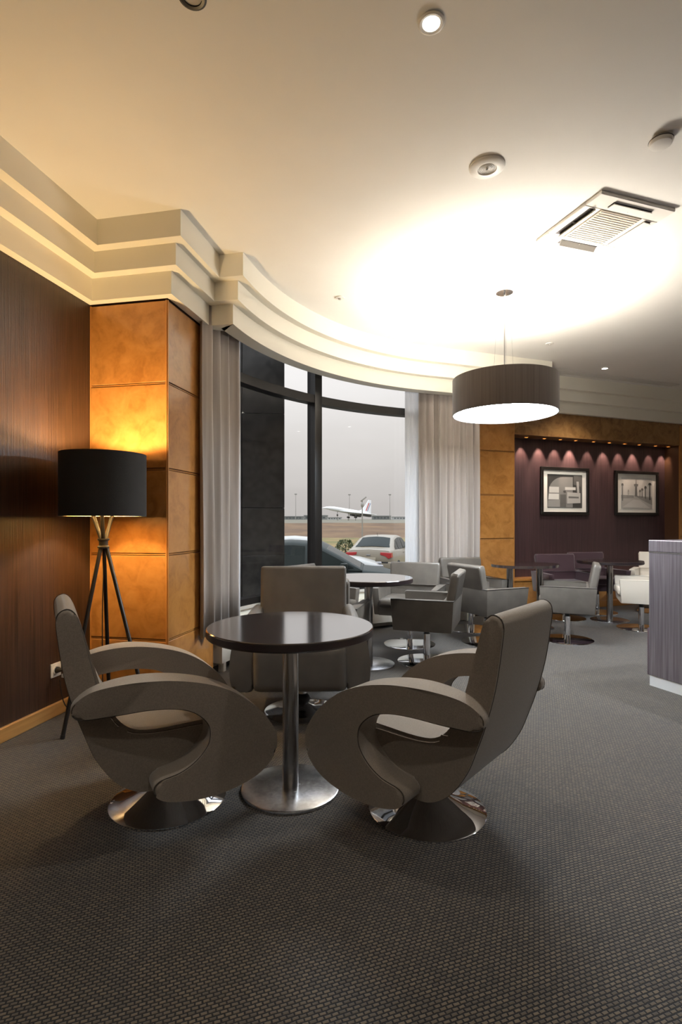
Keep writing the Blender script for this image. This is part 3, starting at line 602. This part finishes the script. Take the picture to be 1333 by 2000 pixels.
# small spots under the header
ORD = ['first', 'second', 'third', 'fourth', 'fifth', 'sixth', 'seventh', 'eighth', 'ninth', 'tenth']
for k, px in enumerate((1029,1064,1095,1125,1160,1191,1221,1249,1281,1306)):
    a = (px-666.5)/1040.; q = pw(0, -.13); s_ = (a*q.y - q.x)/(h2.x - a*h2.y); p = pw(s_, -.13)
    t = tag(empty('niche_spot', (p.x, p.y, 2.378)), ORD[k] + ' small gold spotlight from the far burl pillar, under the burl header', 'spotlight', 'spots under the burl header')
    obj('bezel', lathe([(.020,0),(.036,0),(.036,-.006),(.022,-.010),(.020,0)], 24), trimwood, t); obj('lens', lathe([(0,-.003),(.021,-.003),(.021,0),(0,0)], 20), led_warm, t)
    spot(t, (0, 0, -.012), (22, 30, 22, 44, 12, 22, 15, 24, 11, 18)[k], (1, .74, .56), 54, .7, .012, (R(-14)*math.sin(R(0)), 0, 0)).rotation_euler = Vector((-n2.x*.34, -n2.y*.34, -1)).to_track_quat('-Z', 'Y').to_euler()

# ================================================================ outside the window
GZ = -.73
def gz(y):
    P = [(0,GZ),(22,GZ),(26,-.62),(40,-.25),(75,.45),(110,.98),(160,1.25),(430,2.6),(1500,10)]
    for (a, za), (b, zb) in zip(P, P[1:]):
        if y <= b: return za + (zb-za)*(y-a)/(b-a)
    return P[-1][1]
asphalt = noise_col(mat('asphalt', (.11,.105,.10), .85), (.09,.086,.08), (.14,.132,.122), (1,1,1), 3, 6)
field_m = noise_col(mat('dry_field', (.17,.10,.05), .95), (.085,.045,.022), (.20,.115,.05), (.14,.05,.1), 1.4, 7, .3, .7)
verge_m = noise_col(mat('verge_grass', (.17,.14,.05), .95), (.12,.115,.035), (.26,.17,.065), (.5,.5,.5), 1.2, 6)
plain_m = noise_col(mat('airfield', (.24,.215,.17), .95), (.10,.095,.06), (.22,.19,.14), (.006,.03,.1), 1.5, 5)
def ground(name, y0, y1, hw, m, n=24, bump=0., seed=0):
    rnd = random.Random(seed); bm = NB(); nx = 40; rows = []
    for j in range(n+1):
        y = y0 + (y1-y0)*(j/n)**1.0; w = hw + (y-y0)*.6
        rows.append([bm.verts.new((-w + 2*w*i/nx, y, gz(y) + (rnd.uniform(-bump, bump) if 0 < j < n else 0))) for i in range(nx+1)])
    for a, c in zip(rows, rows[1:]):
        for i in range(nx): bm.faces.new((a[i], a[i+1], c[i+1], c[i]))
    return tag(obj(name, bm, m), kind='structure')
ap = NB(); vv = [ap.verts.new(p) for p in ((-25,4.0,GZ),(25,4.0,GZ),(25,24,GZ-.0),(-25,24,GZ))]; ap.faces.new(vv)
tag(obj('ground_asphalt', ap, asphalt, smooth=0), kind='structure')
ground('ground_verge', 22, 46, 30, verge_m, 12, .04, 1); ground('ground_field', 46, 118, 50, field_m, 40, .10, 2); ground('ground_airfield', 118, 1500, 120, plain_m, 30, 0, 3)
# granite pillar of the facade
t = tag(empty('granite_pier', (-1.12, 6.1, GZ), R(7)), 'black granite facade pier standing outside the bay window', 'pier')
obj('core', box(-.44, .445, -.24, .24, 0, 5.2), dark_slot, t, 0)
for i in range(2):
    for j in range(5): obj('slab', box(-.455+.4575*i, -.455+.4575*i+.4525, -.26, -.236, .02+1.04*j, 1.055+1.04*j, .004, 1), granite, t, 0)
for j in range(5): obj('slab', box(.441, .465, -.255, .25, .02+1.04*j, 1.055+1.04*j, .004, 1), granite, t, 0)
# cars
tyre = mat('tyre', (.015,.015,.015), .8); rim_m = mat('wheel_rim', (.40,.40,.41), .35, .8); cglass = mat('car_glass', (.012,.017,.014), .25, spec=.12); cred = mat('tail_light', (.42,.03,.03), .2); cplate = mat('number_plate', (.42,.36,.27), .5); cblack = mat('car_trim', (.02,.02,.02), .5); seat_red = mat('car_seat', (.16,.05,.05), .8)
def car(name, label, loc, heading, paint, kind):
    t = tag(empty(name, loc), label, 'car'); t.rotation_euler = (0, 0, rz(heading))
    if kind == 'sedan':
        st = [(-2.22,.50,.84,.70),(-2.16,.34,.98,.78),(-1.95,.26,1.02,.83),(-1.4,.24,1.03,.86),(-.4,.22,.98,.87),(.9,.22,.95,.87),(1.5,.24,.86,.84),(2.0,.28,.74,.76),(2.2,.36,.6,.64)]
        cab = [(-1.78,1.01),(-1.55,1.14),(-1.05,1.40),(-.6,1.455),(-.1,1.46),(.2,1.43),(.6,1.20),(1.02,.95)]
    else:
        st = [(-2.0,.50,.86,.68),(-1.96,.34,.98,.76),(-1.7,.26,1.0,.83),(-1.0,.24,.99,.85),(0,.22,.97,.86),(.9,.22,.95,.86),(1.4,.24,.90,.84),(1.85,.28,.78,.76),(2.05,.36,.60,.64)]
        cab = [(-1.93,.99),(-1.75,1.22),(-1.5,1.42),(-1.1,1.50),(-.5,1.53),(.0,1.49),(.5,1.24),(1.0,.96)]
    bm = NB(); secs = []
    for x, zb, zt, w in st:
        hp = [(w*.82,zb),(w*.98,zb+.10),(w,(zb+zt)/2),(w*.97,zt-.10),(w*.90,zt-.015),(w*.75,zt+.005),(0,zt+.03)]
        full = hp + [(-a, b) for a, b in hp[-2::-1]]; secs.append([bm.verts.new((x, a, b)) for a, b in full])
    k = len(secs[0])
    for a, c in zip(secs, secs[1:]):
        for i in range(k): bm.faces.new((a[i], a[(i+1) % k], c[(i+1) % k], c[i]))
    bm.faces.new(secs[0]); bm.faces.new(secs[-1]); body = obj('body', bm, paint, t, 50)
    def sy(z): return .80 - (z-.95)*.40
    bm = NB(); secs = []
    for x, h in cab:
        hp = [(.80,.93),(sy(max(.95, h-.05)),max(.94, h-.05)),(sy(h)*.88,h),(0,h+.02)]
        full = hp + [(-a, b) for a, b in hp[-2::-1]]; secs.append([bm.verts.new((x, a, b)) for a, b in full])
    k = len(secs[0])
    for a, c in zip(secs, secs[1:]):
        for i in range(k): bm.faces.new((a[i], a[(i+1) % k], c[(i+1) % k], c[i]))
    bm.faces.new(secs[0]); bm.faces.new(secs[-1]); obj('roof', bm, paint, t, 50)
    def H(x):
        for (a, za), (b, zb) in zip(cab, cab[1:]):
            if a <= x <= b: return za + (zb-za)*(x-a)/(b-a)
        return .95
    def slope_pane(nm, xa, xb, wf):
        bm = NB(); N = 6; rows = []
        sg = 1 if xb > 0 else -1
        for i in range(N+1):
            x = xa + (xb-xa)*i/N; z = H(x) + .028; w = sy(z)*wf; rows.append([bm.verts.new((x + sg*.012, w*q, z + .012*(1-q*q) - .035*q*q)) for q in (-1,-.5,0,.5,1)])
        for a, c in zip(rows, rows[1:]):
            for i in range(4): bm.faces.new((a[i], a[i+1], c[i+1], c[i]))
        obj(nm, bm, cglass, t)
    if kind == 'sedan': slope_pane('rear_window', -1.68, -1.08, .86)
    else: slope_pane('rear_window', -1.86, -1.52, .86)
    slope_pane('windscreen', .22, .94, .90)
    x0 = -1.5 if kind == 'sedan' else -1.62
    for s in (-1, 1):
        for xa, xb in ((x0, -1.02), (-.95, -.22), (-.15, .82)):
            N = 8; bt = []; tpz = []
            for i in range(N+1):
                x = xa + (xb-xa)*i/N; z1 = max(1.0, H(x)-.075); bt.append((x, s*(sy(.99)+.012), .985)); tpz.append((x, s*(sy(z1)+.012), z1))
            bm = NB(); a = [bm.verts.new(p) for p in bt]; c = [bm.verts.new(p) for p in tpz]
            for i in range(N): bm.faces.new((a[i], a[i+1], c[i+1], c[i]))
            obj('side_window', bm, cglass, t)
        for xw in (-1.30, 1.32):
            w = obj('wheel', xf(lathe([(.17,-.10),(.29,-.10),(.31,-.07),(.31,.07),(.29,.10),(.17,.10),(.17,-.10)], 32), Matrix.Translation((xw, s*.775, .31)) @ Matrix.Rotation(R(90), 4, 'X')), tyre, t)
            obj('hub_cap', xf(lathe([(0,-.085),(.19,-.085),(.20,-.05),(.20,.05),(.19,.085),(0,.085)], 24), Matrix.Translation((xw, s*.775, .31)) @ Matrix.Rotation(R(90), 4, 'X')), rim_m, w)
        obj('wing_mirror', box(.55, .70, s*.87-.09, s*.87+.09, .97, 1.09, .03), paint, t)
        zt = .80
        obj('tail_light', prism([(s*.42,zt+.12),(s*.80,zt+.10),(s*.81,zt-.05),(s*.70,zt-.10),(s*.60,zt),(s*.42,zt+.03)], -2.235 if kind == 'sedan' else -2.02, -2.0 if kind == 'sedan' else -1.9, .01, 1, 'X'), cred, t)
        obj('door_handle', box(-.45, -.25, s*.865-.012, s*.865+.012, .83, .86, .004), paint, t)
        obj('front_lamp', box(1.75, 2.06, s*.60-.15, s*.60+.15, .60, .74, .03), rim_m, t)
    e_ = -2.23 if kind == 'sedan' else -2.02
    obj('rear_bumper', box(e_-.05, e_+.3, -.80, .80, .36, .60, .05, 3), paint, t); obj('bumper_strip', box(e_-.06, e_+.2, -.70, .70, .56, .60, .01), cblack, t)
    obj('number_plate', box(e_-.02, e_+.04, -.26, .26, .63, .74, .004), cplate, t)
    obj('boot_badge', box(e_-.012, e_+.05, -.07, .07, .80, .84, .006), rim_m, t)
    obj('aerial', tube([(-.9,0,1.44),(-1.0,0,1.56)], .006, 6), cblack, t)
    return t
beige = mat('beige_paint', (.25,.21,.15), .35, coat=.4); dkgreen = mat('dark_green_grey_paint', (.022,.028,.024), .5, spec=.2); wpaint = mat('white_paint', (.42,.41,.38), .3, coat=.4)
car('parked_car', 'beige saloon car parked with its tail towards the bay window', (1.62, 20.3, GZ), 18, beige, 'sedan')
car('parked_car', 'dark green-grey hatchback parked side-on nearest outside the bay window', (-.50, 11.9, GZ), 94, dkgreen, 'hatch')
car('parked_car', 'white hatchback parked behind the dark green-grey hatchback', (-.85, 15.6, GZ), 92, wpaint, 'hatch')
# hedge of leafy bushes along the verge
leaf = noise_col(mat('hedge_leaf', (.05,.065,.02), .7), (.03,.045,.014), (.085,.10,.032), (1,1,1), 8, 3)
def bush(x, y, w, h, seed, lb):
    rnd = random.Random(seed); bm = NB()
    for _ in range(900):
        a = rnd.uniform(0, 6.283); q = rnd.uniform(.5, 1)**.5; z = rnd.random(); rr = w*q*(1-.6*z*z)
        c = Vector((rr*math.cos(a), rr*math.sin(a)*.7, h*z)); s = rnd.uniform(.03, .07)
        d1 = Vector((rnd.gauss(0,1), rnd.gauss(0,1), rnd.gauss(0,1))).normalized()*s; d2 = d1.orthogonal().normalized()*s*.6
        bm.faces.new([bm.verts.new(c+v) for v in (d1, d2, -d1, -d2)])
    t = tag(empty('hedge_bush', (x, y, gz(y))), lb, 'bush', 'low bushes along the verge')
    obj('foliage', bm, leaf, t, 0); obj('stem', tube([(0,0,0),(.02,0,h*.5),(0,.03,h*.8)], [.05,.035,.01], 7), groove, t)
for k, (x, bl_) in enumerate(((-2.6, 'low dark green bush in the hedge seen next to the granite pier'), (-1.2, 'low dark green bush in the hedge behind the roof of the white hatchback'), (.2, 'low dark green bush in the hedge between the white hatchback and the beige saloon'), (1.6, 'low dark green bush in the hedge behind the beige saloon'), (3.1, 'low dark green bush in the hedge next to the wide curtain'))): bush(x, 25.5, .66, .80 + .10*(k % 3), 20+k, bl_)
# street lamp, masts, far buildings
galv = mat('galvanised', (.32,.31,.28), .5, .3)
def lamp_post(x, y, h, lb):
    t = tag(empty('street_lamp', (x, y, gz(y))), lb, 'street lamp')
    obj('pole', tube([(0,0,0),(0,0,h-.12)], [.06,.04], 12), galv, t); obj('bracket', lathe([(0,h-.75),(.09,h-.72),(.13,h-.55),(.09,h-.35),(.04,h-.3),(0,h-.3)], 14), galv, t)
    obj('lamp_head', xf(box(-.10, .50, -.09, .09, -.05, .06, .03), Matrix.Translation((-.05,0,h-.16)) @ Matrix.Rotation(R(-38), 4, 'Y')), galv, t)
lamp_post(1.80, 45, 3.35, 'small street lamp standing behind the beige saloon car')
for px, top, ml in ((578, 965, 'beside the granite pier'), (683, 966, 'behind the white airliner'), (762, 966, 'next to the wide curtain')):
    y = 520; x = (px-666.5)/1040*y; t = tag(empty('floodlight_mast', (x, y, gz(y))), 'thin tall floodlight mast on the far airfield, seen ' + ml, 'mast', 'masts on the airfield'); h = 1.21 + (1020-top)*y/1040 - gz(y)
    obj('pole', tube([(0,0,0),(0,0,h)], [.32,.18], 8), galv, t); obj('lamp_ring', lathe([(0,h-.6),(1.2,h-.6),(1.3,h+.3),(0,h+.5)], 12), galv, t)
bgm = noise_col(mat('far_building', (.20,.205,.19), .9), (.15,.155,.145), (.26,.26,.24), (.08,.08,.08), 1., 4); bgl = mat('far_building_pale', (.42,.42,.40), .8); roof_m = mat('far_roof', (.27,.28,.27), .8); wdk = mat('far_window', (.07,.08,.085), .3)
for px0, px1, y, ytop, m_, lb in ((556, 592, 760, 1008, bgm, 'low dark terminal building at the far end of the airfield, by the pier'), (594, 640, 800, 1006, bgm, 'long low hangar behind the mullion on the airfield'), (640, 668, 700, 1010, bgl, 'pale low shed under the nose of the airliner'), (728, 764, 780, 1007, bgm, 'grey-green hangar behind the airliner tail'), (768, 800, 720, 1009, bgl, 'pale warehouse next to the wide curtain on the airfield'), (806, 850, 760, 1007, bgm, 'dark far hangar at the right of the airfield')):
    x0, x1 = ((p-666.5)/1040*y for p in (px0, px1)); h = 1.21 + (1020-ytop)*y/1040 - gz(y)
    t = tag(empty('airport_building', ((x0+x1)/2, y, gz(y))), lb, 'building'); w = (x1-x0)/2
    obj('walls', box(-w, w, 0, 20, 0, h*.86), m_, t, 0); obj('roof', box(-w-.5, w+.5, -.5, 20.5, h*.86, h), roof_m, t, 0)
    for k in range(5): obj('window', box(-w*.85+w*.36*k, -w*.85+w*.36*k+w*.22, -.15, .05, h*.3, h*.6), wdk, t, 0)
# ---------------------------------------------------------------- delta-wing airliner on stilts
awhite = mat('airliner_white', (.86,.86,.85), .35); agrey = mat('airliner_grey', (.16,.16,.165), .5); ared = mat('fin_red', (.55,.08,.07), .5); ablue = mat('fin_blue', (.05,.08,.25), .5)
ay = 430.; ax = (680-666.5)/1040*ay
t = tag(empty('delta_airliner', (ax, ay, 10.2)), 'white delta-wing airliner mounted nose-up on slim posts', 'aircraft'); t.rotation_euler = (0, R(-5.0), rz(-139))
fus = []
for x, r, dz in ((31,.06,-.9),(29,.42,-.55),(26,.95,-.2),(22,1.45,0),(17,1.75,.05),(10,1.85,0),(-10,1.85,0),(-17,1.7,.1),(-23,1.2,.35),(-28,.6,.6),(-31,.06,.75)): fus.append((x, r, dz))
obj('fuselage', tube([(x, 0, dz) for x, r, dz in fus], [r for x, r, dz in fus], 20), awhite, t, 60)
half = [(15,1.0),(8,2.4),(0,4.2),(-7,6.6),(-13,9.8),(-18,12.4),(-21.5,12.8),(-22.5,10),(-23,1.0)]
for s in (-1, 1):
    obj('wing', prism([(x, s*y) for x, y in half], -1.15, -.75, .12, 1), awhite, t, 0)
    nc = obj('engine_nacelle', box(-22.8, -10.5, s*5.4-1.35, s*5.4+1.35, -2.75, -1.1, .25), agrey, t); obj('exhaust', xf(lathe([(0,0),(.6,0),(.55,1.0),(0,1.0)], 16), Matrix.Translation((-22.7, s*5.4, -1.9)) @ Matrix.Rotation(R(-90), 4, 'Y')), black_metal, nc)
    lg = obj('landing_gear', tube([(-5.5, s*3.9, -1.0), (-5.5, s*3.9, -4.4)], .22, 8), agrey, t)
    obj('wheel_bogie', box(-6.9, -4.1, s*3.9-.65, s*3.9+.65, -5.1, -3.9, .35, 2), black_metal, lg)
    obj('support_post', tube([(-5.5, s*3.9, -4.6), (-5.5-.3, s*3.9, -9)], .30, 8), galv, t)
lg = obj('nose_gear', tube([(12.5, 0, -1.2), (12.5, 0, -4.4)], .2, 8), agrey, t); obj('wheel_pair', box(11.9, 13.1, -.5, .5, -5.0, -3.9, .3, 2), black_metal, lg); obj('support_post', tube([(12.5,0,-4.6),(11.7,0,-10.5)], .3, 8), galv, t)
fin = obj('tail_fin', prism([(-11,1.2),(-17,2.6),(-22,7.0),(-26,12.2),(-29.5,12.2),(-30.2,2.0),(-30,.8)], -.22, .22, .05, 1, 'Y'), awhite, t, 0)
for a, b, m_ in ((0, 1.3, ared), (2.2, 3.0, ablue)):
    for s in (-1, 1): obj('fin_stripe', prism([(-22.5-a,2.6),(-22.5-b,2.6),(-26-b,9.6),(-26-a,9.6)], s*.23, s*.25, 0, 1, 'Y'), m_, fin, 0)
